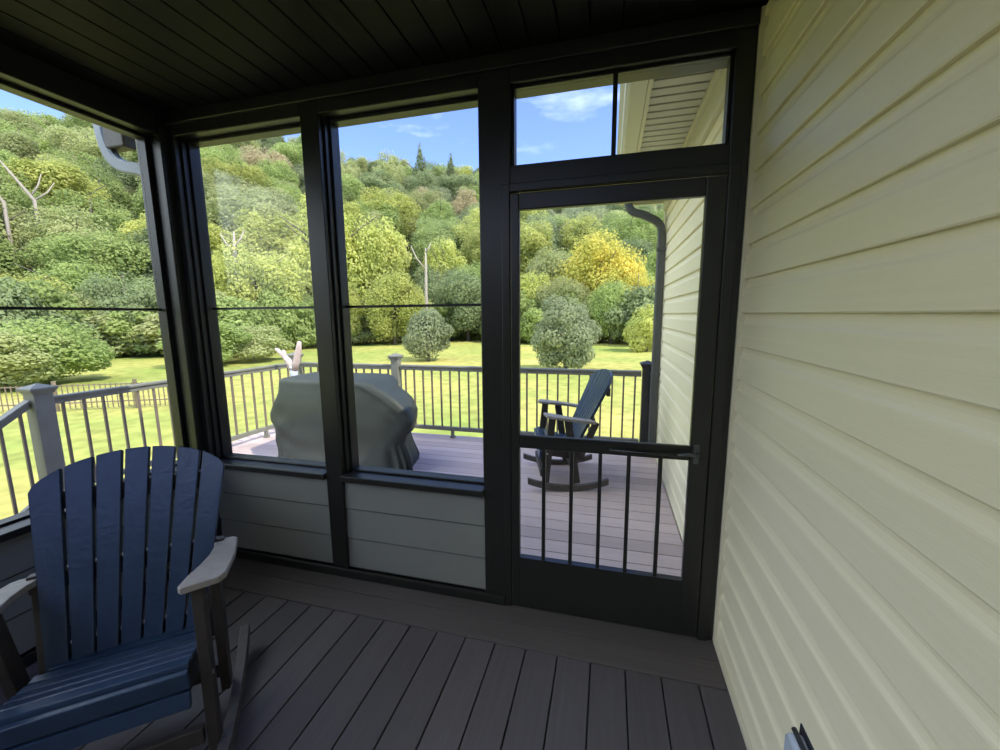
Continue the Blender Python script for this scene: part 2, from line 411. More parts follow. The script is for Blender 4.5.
def side_window(n, y0, y1):
    w_ = struct(bpy.data.objects.new('window_%d' % n, None)); C.objects.link(w_); w_.location = (XL, y0, ZS)
    a = y1 - y0; h = ZT - ZS; xp = -2.648 - XL
    s = MB(); s.box(-.16, .022, 0, a, -.036, -.001); s.build('window_sill', M['bronze'], w_, bevel=.004)
    fm = MB()
    fm.box(xp - .02, xp + .05, 0, .024, 0, h); fm.box(xp - .02, xp + .05, a - .024, a, 0, h)
    fm.box(xp - .02, xp + .05, .024, a - .024, 0, .010); fm.box(xp - .02, xp + .05, .024, a - .024, h - .016, h)
    fm.build('window_frame', M['bronze'], w_, bevel=.003)
    mz = 1.612 - ZS
    MB().box(xp - .010, xp + .012, .024, a - .024, mz - .007, mz + .007).build('muntin', M['bronze'], w_)
    MB().box(xp - .001, xp + .002, .024, a - .024, .010, mz - .007).build('pane', M['glass'], w_)
    MB().box(xp - .001, xp + .002, .024, a - .024, mz + .007, h - .016).build('pane', M['glass'], w_)
side_window(1, .29, 1.915); side_window(5, YB + .12, .18)

# ---------------------------------------------------------------- screen door
dr = struct(bpy.data.objects.new('door_1', None)); C.objects.link(dr); dr.location = (-.462, YE - .012, .02)
X0, X1 = 0.0, .914
def dx(v): return v + .462
z0 = .02
fm = MB(); y0, y1 = 0, .036
fm.box(0, dx(-.42), y0, y1, 0, 2.10); fm.box(dx(.374), X1, y0, y1, 0, 2.10)
fm.box(dx(-.42), dx(.374), y0, y1, 2.045 - z0, 2.10)
fm.box(dx(-.42), dx(.374), y0, y1, .895 - z0, .960 - z0)
fm.build('door_frame', M['bronze'], dr, bevel=.005)
kp = MB(); kp.box(dx(-.42), dx(.374), y0, y1, 0, .295 - z0); kp.build('kick_panel', M['bronze'], dr)
MB().box(dx(-.42), dx(.374), -.012, 0, .955 - z0, .967 - z0).build('rail_cap', M['bronze'], dr, bevel=.003)
for off in (.124, .262, .399, .531, .672):
    xx = dx(-.42) + off
    MB().box(xx - .009, xx + .009, .006, .026, .295 - z0, .895 - z0).build('spindle', M['bronze'], dr, bevel=.002)
MB().box(dx(-.42), dx(.374), .028, .030, .96 - z0, 2.045 - z0).build('screen', M['glass'], dr)
MB().box(dx(-.42), dx(.374), .028, .030, .295 - z0, .895 - z0).build('screen', M['glass'], dr)
hd = MB(); hd.box(dx(.388), dx(.412), -.010, 0, .885 - z0, .975 - z0); h_ = hd.build('handle', M['downspout'], dr, bevel=.003)
hl = MB(); hl.tube([(dx(.40), -.010, .935 - z0), (dx(.40), -.040, .935 - z0)], .008); hl.tube([(dx(.405), -.040, .935 - z0), (dx(.36), -.046, .938 - z0), (dx(.315), -.042, .932 - z0)], [.009, .008, .006]); hl.build('lever', M['downspout'], h_, smooth=True)
cl = MB(); cl.tube([(dx(.02), -.02, .925 - z0), (dx(.36), -.03, .925 - z0)], .008); cl.build('pull_bar', M['bronze'], dr, smooth=True)
# door stop moulding
t = MB(); t.box(-.505, -.466, YE - .012, YE - .0005, 0, 2.165); t.box(.457, .50, YE - .012, YE - .0005, 0, 2.165); t.box(-.466, .457, YE - .012, YE - .0005, 2.128, 2.165)
struct(t.build('trim_10', M['bronze'], bevel=.003))

# ---------------------------------------------------------------- outlet on siding
o = thing('outlet_cover', 'grey weatherproof outlet cover low on the cream siding', 'outlet', (XR - .018, 1.085, .378))
MB().box(-.004, .018, -.055, .055, -.072, .072).build('back_plate', M['outletdark'], o, bevel=.004)
bd = MB(); bd.prism([(-.046, -.062), (.046, -.062), (.046, .035), (.030, .060), (-.030, .060), (-.046, .035)], lambda a, b_, t: (t, a, b_), -.042, -.004)
lid = bd.build('lid', M['outlet'], o, bevel=.008)
MB().tube([(-.022, -.04, .062), (-.022, .04, .062)], .007).build('hinge', M['outletdark'], o, smooth=True)
MB().tube([(-.042, .0, .010), (-.046, .0, -.035)], [.012, .010]).build('latch', M['outletdark'], lid, smooth=True)

# ---------------------------------------------------------------- deck
dk = MB(); y = YO + .004
while y < 4.86:
    y1_ = min(y + .139, 4.90)
    dk.box(-4.64, XR - .02, y, y1_, -.046, -.020); y += .145
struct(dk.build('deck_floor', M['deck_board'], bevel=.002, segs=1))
dd = MB(); dd.box(-4.62, XR - .02, YO, 4.83, -.30, -.06)
struct(dd.build('trim_11', M['darkpoly']))
sp_ = MB()
for xx, yy in ((-4.45, 4.7), (-2.7, 4.7), (-.9, 4.7), (-4.45, 2.25), (.4, 4.7)): sp_.box(xx - .06, xx + .06, yy - .06, yy + .06, GZ - .1, -.30)
struct(sp_.build('trim_12', M['darkpoly']))
# stairs down toward the yard beside the porch
stp = MB()
for i in range(6):
    zz = -.02 - .19 * (i + 1); yy = 2.1 - .28 * (i + 1)
    stp.box(-4.42, -2.90, yy, yy + .30, zz - .03, zz); stp.box(-4.42, -2.90, yy + .28, yy + .295, zz, zz + .16)
for xx in (-4.44, -2.90):
    stp.prism([(2.1, -.02), (2.1, -.32), (.55, GZ - .02), (.35, GZ - .02), (.35, GZ + .1)], lambda a, b_, t: (t, a, b_), xx, xx + .03)
struct(stp.build('stairs', M['deck_board']))

def rail_post(x_, y_, label, mat, top=1.04, w_=.062, base=-.02):
    o = thing('railing_post', label, 'post', (x_, y_, base), 0)
    h = top - base - .05
    MB().box(-w_, w_, -w_, w_, 0, h).build('sleeve', mat, o, bevel=.004)
    MB().box(-w_ - .014, w_ + .014, -w_ - .014, w_ + .014, 0, .05).build('skirt', mat, o, bevel=.006)
    cp_ = MB(); W = w_ + .026
    pr = [(w_ + .006, h - .035), (w_ + .010, h - .02), (W, h), (W, h + .016)]
    vs = []
    for ww, zz in pr: vs += [(-ww, -ww, zz), (ww, -ww, zz), (ww, ww, zz), (-ww, ww, zz)]
    vs.append((0, 0, h + .05)); fs = [(3, 2, 1, 0)]
    for i in range(3):
        for k_ in range(4): fs.append((i * 4 + k_, i * 4 + (k_ + 1) % 4, (i + 1) * 4 + (k_ + 1) % 4, (i + 1) * 4 + k_))
    for k_ in range(4): fs.append((12 + k_, 12 + (k_ + 1) % 4, 16))
    cp_.add(vs, fs); cp_.build('post_cap', mat, o)
    return o
rail_post(-4.53, 2.20, 'grey railing post with flat cap at the top of the stairs, left side', M['rail'])
rail_post(-4.28, 4.79, 'railing post at the far left deck corner behind the covered grill', M['rail'], top=1.07, w_=.054)
rail_post(-2.70, 4.79, 'grey railing post in the middle of the far rail, right behind the grill', M['rail'], top=1.08, w_=.050)
rail_post(.43, 4.76, 'dark railing post against the house wall by the downspout', M['dark_post'], top=1.05, w_=.052)

def rail_run(a, b, label, n, feet=(.5,), drop=0.0):
    """level (or sloping) railing from a to b"""
    a = Vector(a); b = Vector(b); o = thing('deck_railing', label, 'railing', a)
    d = b - a; Lh = math.hypot(d.x, d.y); dirv = Vector((d.x, d.y, 0)).normalized(); side = Vector((-dirv.y, dirv.x, 0))
    T = MB(); T.beam((0, 0, .925), d + Vector((0, 0, .925)), .075, .022, side); T.beam((0, 0, .893), d + Vector((0, 0, .893)), .042, .045, side)
    T.build('top_rail', M['rail'], o, bevel=.004)
    Bm = MB(); Bm.beam((0, 0, .115), d + Vector((0, 0, .115)), .045, .05, side); Bm.build('bottom_rail', M['rail'], o, bevel=.004)
    for i in range(n):
        t_ = (i + .5) / n; q = d * t_
        bl = MB(); bl.box(q.x - .0095, q.x + .0095, q.y - .0095, q.y + .0095, q.z + .135, q.z + .875); bl.build('baluster', M['baluster'], o)
    for t_ in feet:
        q = d * t_
        ft = MB(); ft.box(q.x - .018, q.x + .018, q.y - .018, q.y + .018, q.z, q.z + .09); ft.box(q.x - .028, q.x + .028, q.y - .028, q.y + .028, q.z, q.z + .02); ft.build('support_foot', M['rail'], o)
    return o
rail_run((-2.63, 4.79, -.01), (.37, 4.79, -.01), 'long far deck railing between the middle post and the house', 24, (.235, .75))
rail_run((-4.22, 4.79, -.01), (-2.76, 4.79, -.01), 'short far deck railing section behind the covered grill', 12, ())
rail_run((-4.53, 2.27, -.02), (-4.30, 4.73, -.01), 'left side deck railing between the stair post and the corner post', 18, (.80,))
rail_run((-4.53, 2.13, -.02), (-4.53, .55, -.02 - 1.58 * .68), 'sloping stair railing running down from the left post', 13, ())

# ---------------------------------------------------------------- rocking chair
def make_chair(label, loc, rz):
    R = thing('rocking_chair', label, 'chair', loc, rz)
    # back slats
    N = 7; tilt = .48
    topx = .316; botx = .225
    def yb(z_): return .13 - tilt * (z_ - .33)
    for i in range(N):
        a0 = -1 + 2 * i / N; a1 = -1 + 2 * (i + 1) / N
        g0 = .0055
        z0_ = .30
        def topz(a): return .885 + .132 * math.sqrt(max(0, 1 - a * a * .97))
        nseg = 6
        poly = [(a0 * botx + g0 * .8, z0_), (a1 * botx - g0 * .8, z0_)]
        xs = [a0 + (a1 - a0) * k / nseg for k in range(nseg + 1)]
        tops = [(min(max(aa * topx, a0 * topx + g0), a1 * topx - g0), topz(aa)) for aa in xs]
        if i == 0: tops[0] = (tops[0][0], tops[0][1] - .0)
        poly += tops[::-1]
        def fn(px_, pz_, t_): 
            s_ = (px_ / .3)
            return (px_, yb(pz_) + t_ + .03 * s_ * s_, pz_ + t_ * tilt)
        mb = MB(); mb.prism(poly, fn, -.011, .011)
        mb.build('back_slat', M['blue'], R, bevel=.003)
    for zz, ww in ((.86, .27), (.60, .30), (.36, .21)):
        mb = MB(); yy = yb(zz) - .028
        n_ = 8
        vs = []; fs = []
        for k_ in range(n_ + 1):
            xx = -ww + 2 * ww * k_ / n_; off = .03 * (xx / .3) ** 2
            for dy, dz in ((-.02, -.035), (.012, -.035), (.012, .035), (-.02, .035)): vs.append((xx, yy + off + dy, zz + dz))
        for k_ in range(n_):
            for q in range(4): fs.append((k_ * 4 + q, k_ * 4 + (q + 1) % 4, (k_ + 1) * 4 + (q + 1) % 4, (k_ + 1) * 4 + q))
        fs += [(3, 2, 1, 0), tuple(n_ * 4 + q for q in range(4))]
        mb.add(vs, fs); mb.build('back_crossbar', M['darkpoly'], R, bevel=.003)
    # seat slats: sloping up to the front then curling down
    prof = [(.14, .345), (.195, .348), (.25, .360), (.305, .377), (.36, .396), (.415, .412)]
    for i, (yy, zz) in enumerate(prof):
        ang = math.radians([0, 7, 14, 18, 18, 8][i])
        hw = .215 if i == 0 else .245
        mt = Matrix.Translation((0, yy, zz)) @ Matrix.Rotation(ang, 4, 'X')
        MB().box(-hw, hw, -.0222, .0222, -.010, .010, mt).build('seat_slat', M['blue'], R, bevel=.004)
    MB().box(-.245, .245, -.011, .011, -.033, .033, Matrix.Translation((0, .446, .376)) @ Matrix.Rotation(math.radians(-8), 4, 'X')).build('seat_apron', M['blue'], R, bevel=.004)
    MB().box(-.242, .242, -.010, .010, -.030, .030, Matrix.Translation((0, .443, .300)) @ Matrix.Rotation(math.radians(6), 4, 'X')).build('seat_apron', M['blue'], R, bevel=.004)
    for s in (-1, 1):
        x0_, x1_ = sorted((s * .205, s * .235))
        sr = MB(); sr.prism([(.05, .31), (.05, .24), (.43, .30), (.43, .395), (.30, .360), (.19, .332), (.13, .325)], lambda a, b_, t: (t, a, b_), x0_, x1_); sr.build('seat_rail', M['darkpoly'], R, bevel=.003)
        # arm
        ap = [(s * .265, -.025), (s * .330, -.02), (s * .348, .0), (s * .365, .18), (s * .362, .36), (s * .345, .395), (s * .245, .420), (s * .232, .40), (s * .242, .32), (s * .262, .24), (s * .275, .15), (s * .275, .06), (s * .262, .0)]
        def fa(a, b_, t_): return (a, b_, .600 + .145 * b_ + t_)
        am = MB(); am.prism(ap, fa, 0, .024); am.build('arm', M['greypoly'], R, bevel=.004)
        lf = MB(); lf.beam((s * .285, .405, .035), (s * .275, .345, .648), .034, .060, (1, 0, 0)); lf.build('leg', M['darkpoly'], R, bevel=.004)
        lr = MB(); lr.beam((s * .278, .13, .055), (s * .300, .215, .628), .032, .065, (1, 0, 0)); lr.build('leg', M['darkpoly'], R, bevel=.004)
        # rear post carrying the arm and the back
        rp = MB(); rp.beam((s * .245, .10, .27), (s * .285, -.03, .60), .030, .055, (1, 0, 0)); rp.build('back_post', M['darkpoly'], R, bevel=.003)
        rk = MB(); pts = []
        for k_ in range(15):
            yy = -.14 + .70 * k_ / 14; pts.append((yy, .075 * ((yy - .19) / .38) ** 2))
        poly = [(yy, zz) for yy, zz in pts] + [(yy, zz + .052) for yy, zz in pts[::-1]]
        xa, xb = sorted((s * .297, s * .335))
        n_ = len(pts)
        vs = []
        for xx in (xa, xb):
            for yy, zz in pts: vs.append((xx, yy, zz))
            for yy, zz in pts: vs.append((xx, yy, zz + .052))
        fs = []
        for i in range(n_ - 1):
            fs += [(i, i + 1, n_ + i + 1, n_ + i), (2 * n_ + i, 3 * n_ + i, 3 * n_ + i + 1, 2 * n_ + i + 1), (i, 2 * n_ + i, 2 * n_ + i + 1, i + 1), (n_ + i, n_ + i + 1, 3 * n_ + i + 1, 3 * n_ + i)]
        fs += [(0, n_, 3 * n_, 2 * n_), (n_ - 1, 3 * n_ - 1, 4 * n_ - 1, 2 * n_ - 1)]
        rk.add(vs, fs); rk.build('rocker', M['rocker'], R, bevel=.003)
        for (yy, zz) in ((.39, .33), (.17, .30)):
            MB().tube([(s * .292, yy, zz), (s * .299, yy, zz)], .008, 8, (0, 0, 1)).build('screw', M['steel'], R)
    for yy, zz in ((.13, .13), (.43, .14)):
        MB().box(-.262, .262, yy - .014, yy + .014, zz - .03, zz + .03).build('stretcher', M['darkpoly'], R, bevel=.003)
    return R
CH = make_chair('navy blue rocking chair with grey arms on the porch floor, bottom left', (-1.79, 1.06, 0), math.atan2(-.65, -.76))
CH2 = dup(CH, (-.19, 3.90, -.02), math.radians(105), 'blue rocking chair with grey arms out on the deck, seen through the screen door')
CH2.scale = (1.04, 1.04, 1.04)
if 'group' in CH2: del CH2['group']

# ---------------------------------------------------------------- covered grill
def grill():
    o = thing('covered_grill', 'grill under a dark grey fabric cover on the deck in front of the far railing', 'grill', (-2.65, 3.85, -.02))
    rings = [(0.020, -0.860, 0.800, -0.380, 0.300, .1), (0.100, -0.860, 0.790, -0.375, 0.300, .1), (0.220, -0.860, 0.760, -0.370, 0.300, .1), (0.300, -0.865, 0.740, -0.370, 0.300, .1), (0.380, -0.880, 0.770, -0.375, 0.300, .1), (0.460, -0.900, 0.830, -0.380, 0.300, .1), (0.560, -0.895, 0.840, -0.380, 0.300, .1), (0.660, -0.860, 0.800, -0.380, 0.300, .1), (0.720, -0.810, 0.730, -0.375, 0.300, .1), (0.780, -0.775, 0.650, -0.370, 0.300, .1), (0.840, -0.765, 0.550, -0.360, 0.290, .1), (0.880, -0.760, 0.460, -0.355, 0.280, .1), (0.910, -0.755, 0.400, -0.350, 0.270, .1), (0.930, -0.730, 0.350, -0.325, 0.250, .1)]
    NS = 120
    rng = random.Random(3)
    # interpolate rings
    zs = np.linspace(.0, 1, 60)
    R_ = np.array(rings); zz = np.linspace(R_[0, 0], R_[-1, 0], 56)
    cols = [np.interp(zz, R_[:, 0], R_[:, k]) for k in range(6)]
    vs = []; fs = []
    def wr(x, z, y): # wrinkles: long diagonal folds on the right, soft ones elsewhere
        return .006 * math.sin(9 * x + 14 * z + 3 * math.sin(5 * z + 2 * x)) + .005 * math.sin(23 * x - 17 * z + 4 * y) 
    for i, z in enumerate(zz):
        xl, xr, y0, y1, cr_ = [c_[i] for c_ in cols[1:]]
        cx, cy = (xl + xr) / 2, (y0 + y1) / 2; hx, hy = (xr - xl) / 2, (y1 - y0) / 2
        for k in range(NS):
            th = 2 * PI * k / NS
            c_, s_ = math.cos(th), math.sin(th)
            e_ = .22
            X = math.copysign(abs(c_) ** e_, c_) * hx; Y = math.copysign(abs(s_) ** e_, s_) * hy
            if c_ > 0: X -= .26 * (Y / hy + 1) * .5 * min(1, X / hx * 1.4) * (1 if z < .8 else max(.3, 1 - (z - .8) / .15))
            nrm = Vector((c_, s_, 0)).normalized()
            low = max(0, (.34 - z) / .34)
            fold = low * .020 * math.sin(th * 22 + 1.5 * math.sin(th * 3)) * (1.4 if c_ > .2 else .35)
            right = max(0, c_) 
            ridge = right * .018 * math.exp(-((X * .9 + (z - .62) * 1.25 - .52) / .035) ** 2) * (1 if s_ < 0 else .3)
            ridge += right * .014 * math.exp(-((X * .9 + (z - .62) * 1.0 - .66) / .03) ** 2) * (1 if s_ < 0 else .3)
            w0 = wr(X, z, Y) + fold + ridge
            vs.append((cx + X + nrm.x * w0, cy + Y + nrm.y * w0, z))
    n = len(zz)
    for i in range(n - 1):
        for k in range(NS): fs.append((i * NS + k, i * NS + (k + 1) % NS, (i + 1) * NS + (k + 1) % NS, (i + 1) * NS + k))
    # top cap: concentric shrink
    cx = (rings[-1][1] + rings[-1][2]) / 2; cy = (rings[-1][3] + rings[-1][4]) / 2
    base = (n - 1) * NS; prev = base
    for q, sc_ in enumerate((.8, .55, .3, .1)):
        st_ = len(vs)
        for k in range(NS):
            v = vs[base + k]; X = cx + (v[0] - cx) * sc_; Y = cy + (v[1] - cy) * sc_
            vs.append((X, Y, .936 + .006 * math.sin(7 * X + 5 * Y) - (.006 if sc_ < .5 else 0)))
        for k in range(NS): fs.append((prev + k, prev + (k + 1) % NS, st_ + (k + 1) % NS, st_ + k))
        prev = st_
    fs.append(tuple(prev + k for k in range(NS)))
    mb = MB(); mb.add(vs, fs); cv = mb.build('fabric_cover', M['cover'], o, smooth=True)
    # hem band
    hv = []; hf = []
    for i in (0, 1):
        for k in range(NS):
            v = vs[(0 if i == 0 else 2) * NS + k]; hv.append((v[0] * 1.006, v[1] * 1.008, .002 if i == 0 else v[2]))
    for k in range(NS): hf.append((k, (k + 1) % NS, NS + (k + 1) % NS, NS + k))
    hm = MB(); hm.add(hv, hf); hm.build('hem', M['cover_trim'], cv, smooth=True)
    return o
grill()

# pale forked object by the corner post
o = thing('forked_ornament', 'pale forked pink and blue-white object sticking up behind the covered grill', 'ornament', (-3.98, 4.40, -.02))
sv = MB(); sv.tube([(0, 0, 0), (0, 0, .4), (.01, 0, .80), (.0, -.0, .95)], [.03, .03, .045, .05], 10); sv.build('stem', M['paleblue'], o, smooth=True)
br = MB(); br.tube([(0, 0, .90), (-.045, 0, .99), (-.13, 0, 1.08), (-.215, -.01, 1.155), (-.245, -.01, 1.172)], [.05, .045, .030, .024, .012], 10)
br.tube([(-.085, 0, 1.0), (-.12, 0, 1.08), (-.128, 0, 1.135), (-.125, 0, 1.155)], [.03, .03, .026, .012], 10); br.build('branch', M['pale'], o, smooth=True)
br = MB(); br.tube([(.01, 0, .90), (.055, 0, .99), (.085, 0, 1.09), (.115, 0, 1.19), (.13, 0, 1.255), (.13, 0, 1.27)], [.05, .042, .040, .034, .026, .012], 10); br.build('branch', M['pale'], o, smooth=True)

# ---------------------------------------------------------------- land
def hill_h(x_, y_):
    d_ = math.hypot(x_, y_); az = math.degrees(math.atan2(x_, y_))
    t_ = max(0.0, d_ - 50.0)
    crest = 1.0
    if az > -20: crest = 1.0 - .012 * (az + 20)
    prof = min(t_ * .44, 44 + (t_ - 100) * .05 if t_ > 100 else 1e9)
    if t_ > 130: prof -= (t_ - 130) * .35
    prof *= min(1, t_ / 12)
    if az < -56: crest -= .012 * (-56 - az)
    if -50 < az < -36: crest += .09
    return GZ + prof * max(.5, crest)
vs = []; fs = []; nx = 90
xs = np.linspace(-230, 90, nx); ys = np.linspace(-60, 220, nx)
for yy in ys:
    for xx in xs: vs.append((xx, yy, hill_h(xx, yy) + .0))
for a in range(nx - 1):
    for b_ in range(nx - 1): fs.append((a * nx + b_, a * nx + b_ + 1, (a + 1) * nx + b_ + 1, (a + 1) * nx + b_))
me = MB(); me.add(vs, fs)
ground = me.build('ground', M['grass'], smooth=True); struct(ground)
ground.data.materials.append(M['forest_floor'])
for pl in ground.data.polygons:
    c_ = pl.center
    if math.hypot(c_.x, c_.y) > 52: pl.material_index = 1

# ---------------------------------------------------------------- trees
def crown_mesh(name, seed, mat, rx, ry, rz, lobes, nleaf, ls, conic=False):
    rs = np.random.RandomState(seed)
    L_ = []
    if conic:
        for i in range(lobes):
            t_ = i / (lobes - 1); rr = (1 - t_) * .9 + .12
            a_ = rs.uniform(0, 2 * PI); L_.append((math.cos(a_) * .25 * rr * rx, math.sin(a_) * .25 * rr * ry, (-.85 + 1.7 * t_) * rz, rx * rr * .75, ry * rr * .75, rz * .28))
    else:
        L_.append((0, 0, 0, rx * .66, ry * .66, rz * .74))
        for i in range(lobes):
            a_ = rs.uniform(0, 2 * PI); zc = rs.uniform(-.75, .75); rr = math.sqrt(max(.05, 1 - zc * zc)) * rs.uniform(.52, .76)
            s_ = rs.uniform(.20, .36)
            L_.append((math.cos(a_) * rr * rx, math.sin(a_) * rr * ry, zc * rz * .78, rx * s_, ry * s_, rz * s_ * .8))
    wts = np.array([l[3] * l[4] + l[4] * l[5] for l in L_]); wts /= wts.sum()
    idx = rs.choice(len(L_), nleaf, p=wts); LL = np.array(L_)[idx]
    d_ = rs.normal(size=(nleaf, 3)); d_ /= np.linalg.norm(d_, axis=1)[:, None]
    rad = rs.uniform(.74, 1.16, nleaf)[:, None]
    pos = LL[:, :3] + d_ * LL[:, 3:] * rad
    nr = d_ + rs.normal(size=(nleaf, 3)) * .55; nr[:, 2] += .35; nr /= np.linalg.norm(nr, axis=1)[:, None]
    t1 = np.cross(nr, rs.normal(size=(nleaf, 3))); t1 /= np.linalg.norm(t1, axis=1)[:, None]
    t2 = np.cross(nr, t1)
    sz = ls * rs.uniform(.6, 1.25, nleaf)[:, None]
    V = np.empty((nleaf, 4, 3))
    V[:, 0] = pos - t1 * sz * .5; V[:, 1] = pos - t2 * sz * .32 + nr * sz * .08; V[:, 2] = pos + t1 * sz * .5; V[:, 3] = pos + t2 * sz * .32 + nr * sz * .08
    me = bpy.data.meshes.new(name)
    me.vertices.add(nleaf * 4); me.vertices.foreach_set('co', V.reshape(-1).astype(np.float32))
    me.loops.add(nleaf * 4); me.loops.foreach_set('vertex_index', np.arange(nleaf * 4, dtype=np.int32))
    me.polygons.add(nleaf); me.polygons.foreach_set('loop_start', np.arange(0, nleaf * 4, 4, dtype=np.int32))
    me.update(calc_edges=True); me.materials.append(mat)
    return me
def trunk_mb(h, r, crown_z, seed, spread=1.0):
    rs = random.Random(seed); mb = MB()
    mb.tube([(0, 0, -.3), (rs.uniform(-.1, .1), rs.uniform(-.1, .1), h * .3), (rs.uniform(-.25, .25), rs.uniform(-.25, .25), h * .62), (0, 0, h * .9)], [r * 1.3, r, r * .75, r * .25], 8)
    for k_ in range(6):
        a_ = rs.uniform(0, 2 * PI); z_ = h * rs.uniform(.35, .65); l_ = h * rs.uniform(.2, .34) * spread
        mb.tube([(0, 0, z_), (math.cos(a_) * l_ * .5, math.sin(a_) * l_ * .5, z_ + l_ * .5), (math.cos(a_) * l_, math.sin(a_) * l_, z_ + l_ * .85)], [r * .5, r * .33, r * .1], 6)
    return mb
protos = {}
def proto(kind, shape, seed):
    """unit-ish tree 10 m high, crown radius about 3.6 m"""
    key = (kind, shape, seed)
    if key in protos: return protos[key]
    if shape == 'round': me = crown_mesh('foliage', seed, LEAF[kind], 3.7, 3.7, 4.0, 44, 20000, .22)
    elif shape == 'tall': me = crown_mesh('foliage', seed, LEAF[kind], 2.7, 2.7, 4.4, 40, 18000, .22)
    elif shape == 'conic': me = crown_mesh('foliage', seed, LEAF[kind], 2.3, 2.3, 4.6, 9, 9000, .24, True)
    tm = trunk_mb(9.5, .17, 6, seed)
    me2 = bpy.data.meshes.new('trunk'); me2.from_pydata(tm.v, [], tm.f); me2.materials.append(M['bark']); me2.shade_smooth()
    protos[key] = (me, me2)
    return protos[key]
def tree(x_, y_, z_, h, kind, shape, seed, label, cat='tree', name='tree', group=None, wide=1.0, crown_off=6.0, low=False):
    cm, tm = proto(kind, shape, seed)
    o = thing(name, label, cat, (x_, y_, z_), random.uniform(0, 6.28), group)
    s_ = h / 10
    o.scale = (s_ * wide, s_ * wide, s_)
    f_ = bpy.data.objects.new('foliage', cm); C.objects.link(f_); f_.parent = o; f_.location = (0, 0, 4.9 if low else 5.9)
    if low: f_.scale = (1, 1, 1.22)
    t_ = bpy.data.objects.new('trunk', tm); C.objects.link(t_); t_.parent = o
    return o
# camera solution, used to stand background trees on the ground where they are seen
F_ = 406.1
RGT = Vector((.96637647, .25698786, -.00858875)); UPV = Vector((-.02935842, .14345991, .98922057)); FWD = Vector((-.25544982, .95570733, -.14618104))
CAM = Vector((0, 0, 1.562))
def ray(px_, py_): return RGT * ((px_ - 500) / F_) - UPV * ((py_ - 375) / F_) + FWD
def ground_at(px_, dist):
    r = ray(px_, 318); r.z = 0; r.normalize(); return r * dist
def height_for(px_, py_, dist):
    r = ray(px_, py_); return CAM.z + r.z / math.hypot(r.x, r.y) * dist

# forest on the hillside
rs = random.Random(11)
HILL_LABEL = 'leafy tree in the dense mixed forest that covers the hillside'
kinds = ['dark', 'dark', 'mid', 'mid', 'mid', 'olive', 'olive', 'olive', 'dark', 'rust', 'grey', 'yellow', 'olive', 'mid', 'mid', 'dark']
cnt = 0
dists = []
d_ = 53.5
while d_ < 156:
    dists.append(d_); d_ += 7.4 + (d_ - 60) * .028
for ri, d_ in enumerate(dists):
    step = math.degrees((7.6 + (d_ - 60) * .022) / d_)
    az = -71 + rs.uniform(0, step)
    while az < 9:
        hit = True
        # only stand trees that can be seen: gap hidden behind posts is small, so keep all
        a_ = math.radians(az + rs.uniform(-.25, .25) * step); dd_ = d_ + rs.uniform(-2.5, 2.5)
        xx, yy = math.sin(a_) * dd_, math.cos(a_) * dd_
        kd = rs.choice(kinds)
        if az > -12 and rs.random() < .5: kd = rs.choice(['grey', 'olive'])
        if d_ < 78: kd = rs.choice(['mid', 'olive', 'yellow', 'mid', 'olive', 'dark'])
        if cnt < 298:
            tree(xx, yy, hill_h(xx, yy) - .5, rs.uniform(10.5, 14.0), kd, rs.choice(['round', 'round', 'tall']), rs.choice([1, 2, 3]), HILL_LABEL, group='forest trees on the hillside', wide=rs.uniform(1.0, 1.35))
            cnt += 1
        az += step * rs.uniform(.9, 1.12)
print('hill trees', cnt)
# named trees of the front of the forest: px, distance, top py, kind, shape, width factor, label
front = [
    (28, 46, 262, 'yellow', 'round', 1.15, 'yellow-green tree at the left edge of the view, behind the lawn tree'),
    (85, 50, 248, 'mid', 'round', 1.2, 'broad mid green tree above the far left end of the lawn'),
    (128, 46, 262, 'dark', 'round', 1.0, 'darker green tree just left of the corner post, at the lawn edge'),
    (158, 44, 285, 'mid', 'round', .95, 'green tree half hidden by the left window jamb'),
    (212, 44, 262, 'yellow', 'round', 1.0, 'yellow-green tree at the left side of the narrow window'),
    (258, 42, 232, 'yellow', 'round', 1.05, 'tall bright yellow-green tree in the middle of the narrow window'),
    (296, 43, 285, 'mid', 'round', 1.05, 'green tree above the forked ornament'),
    (332, 50, 180, 'yellow', 'tall', 1.0, 'tall yellow-green tree beside the left edge of the wide window'),
    (368, 52, 200, 'yellow', 'round', .95, 'rounded yellow-green tree high in the left part of the wide window'),
    (394, 42, 262, 'yellow', 'round', 1.05, 'bright domed yellow-green tree right above the covered grill'),
    (345, 43, 272, 'yellow', 'round', .8, 'small yellow-green tree left of the bright domed tree'),
    (468, 46, 262, 'dark', 'round', 1.15, 'dark green tree at the right side of the wide window'),
    (440, 52, 255, 'dark', 'round', 1.0, 'dark green tree behind the round grey-green shrub'),
    (532, 44, 262, 'yellow', 'round', 1.0, 'yellow-green tree at the left side of the screen door'),
    (556, 50, 235, 'olive', 'round', .9, 'olive tree left of the golden-topped tree'),
    (598, 47, 220, 'gold', 'round', 1.15, 'large golden-topped tree in the middle of the screen door view'),
    (637, 43, 262, 'gold', 'round', .85, 'smaller golden tree beside the downspout'),
    (563, 42, 268, 'olive', 'round', 1.0, 'low olive tree just behind the conical shrub'),
    (612, 41, 272, 'mid', 'round', 1.0, 'low olive tree under the golden-topped tree'),
]
for i, (px_, dist, ty, kd, shp, wd, lab) in enumerate(front):
    g_ = ground_at(px_, dist); h = height_for(px_, ty, dist) - GZ
    tree(g_.x, g_.y, GZ, h * 1.0, kd, shp, [1, 2, 3][i % 3], lab, wide=wd * (1.08 if h < 11 else .98), low=True)
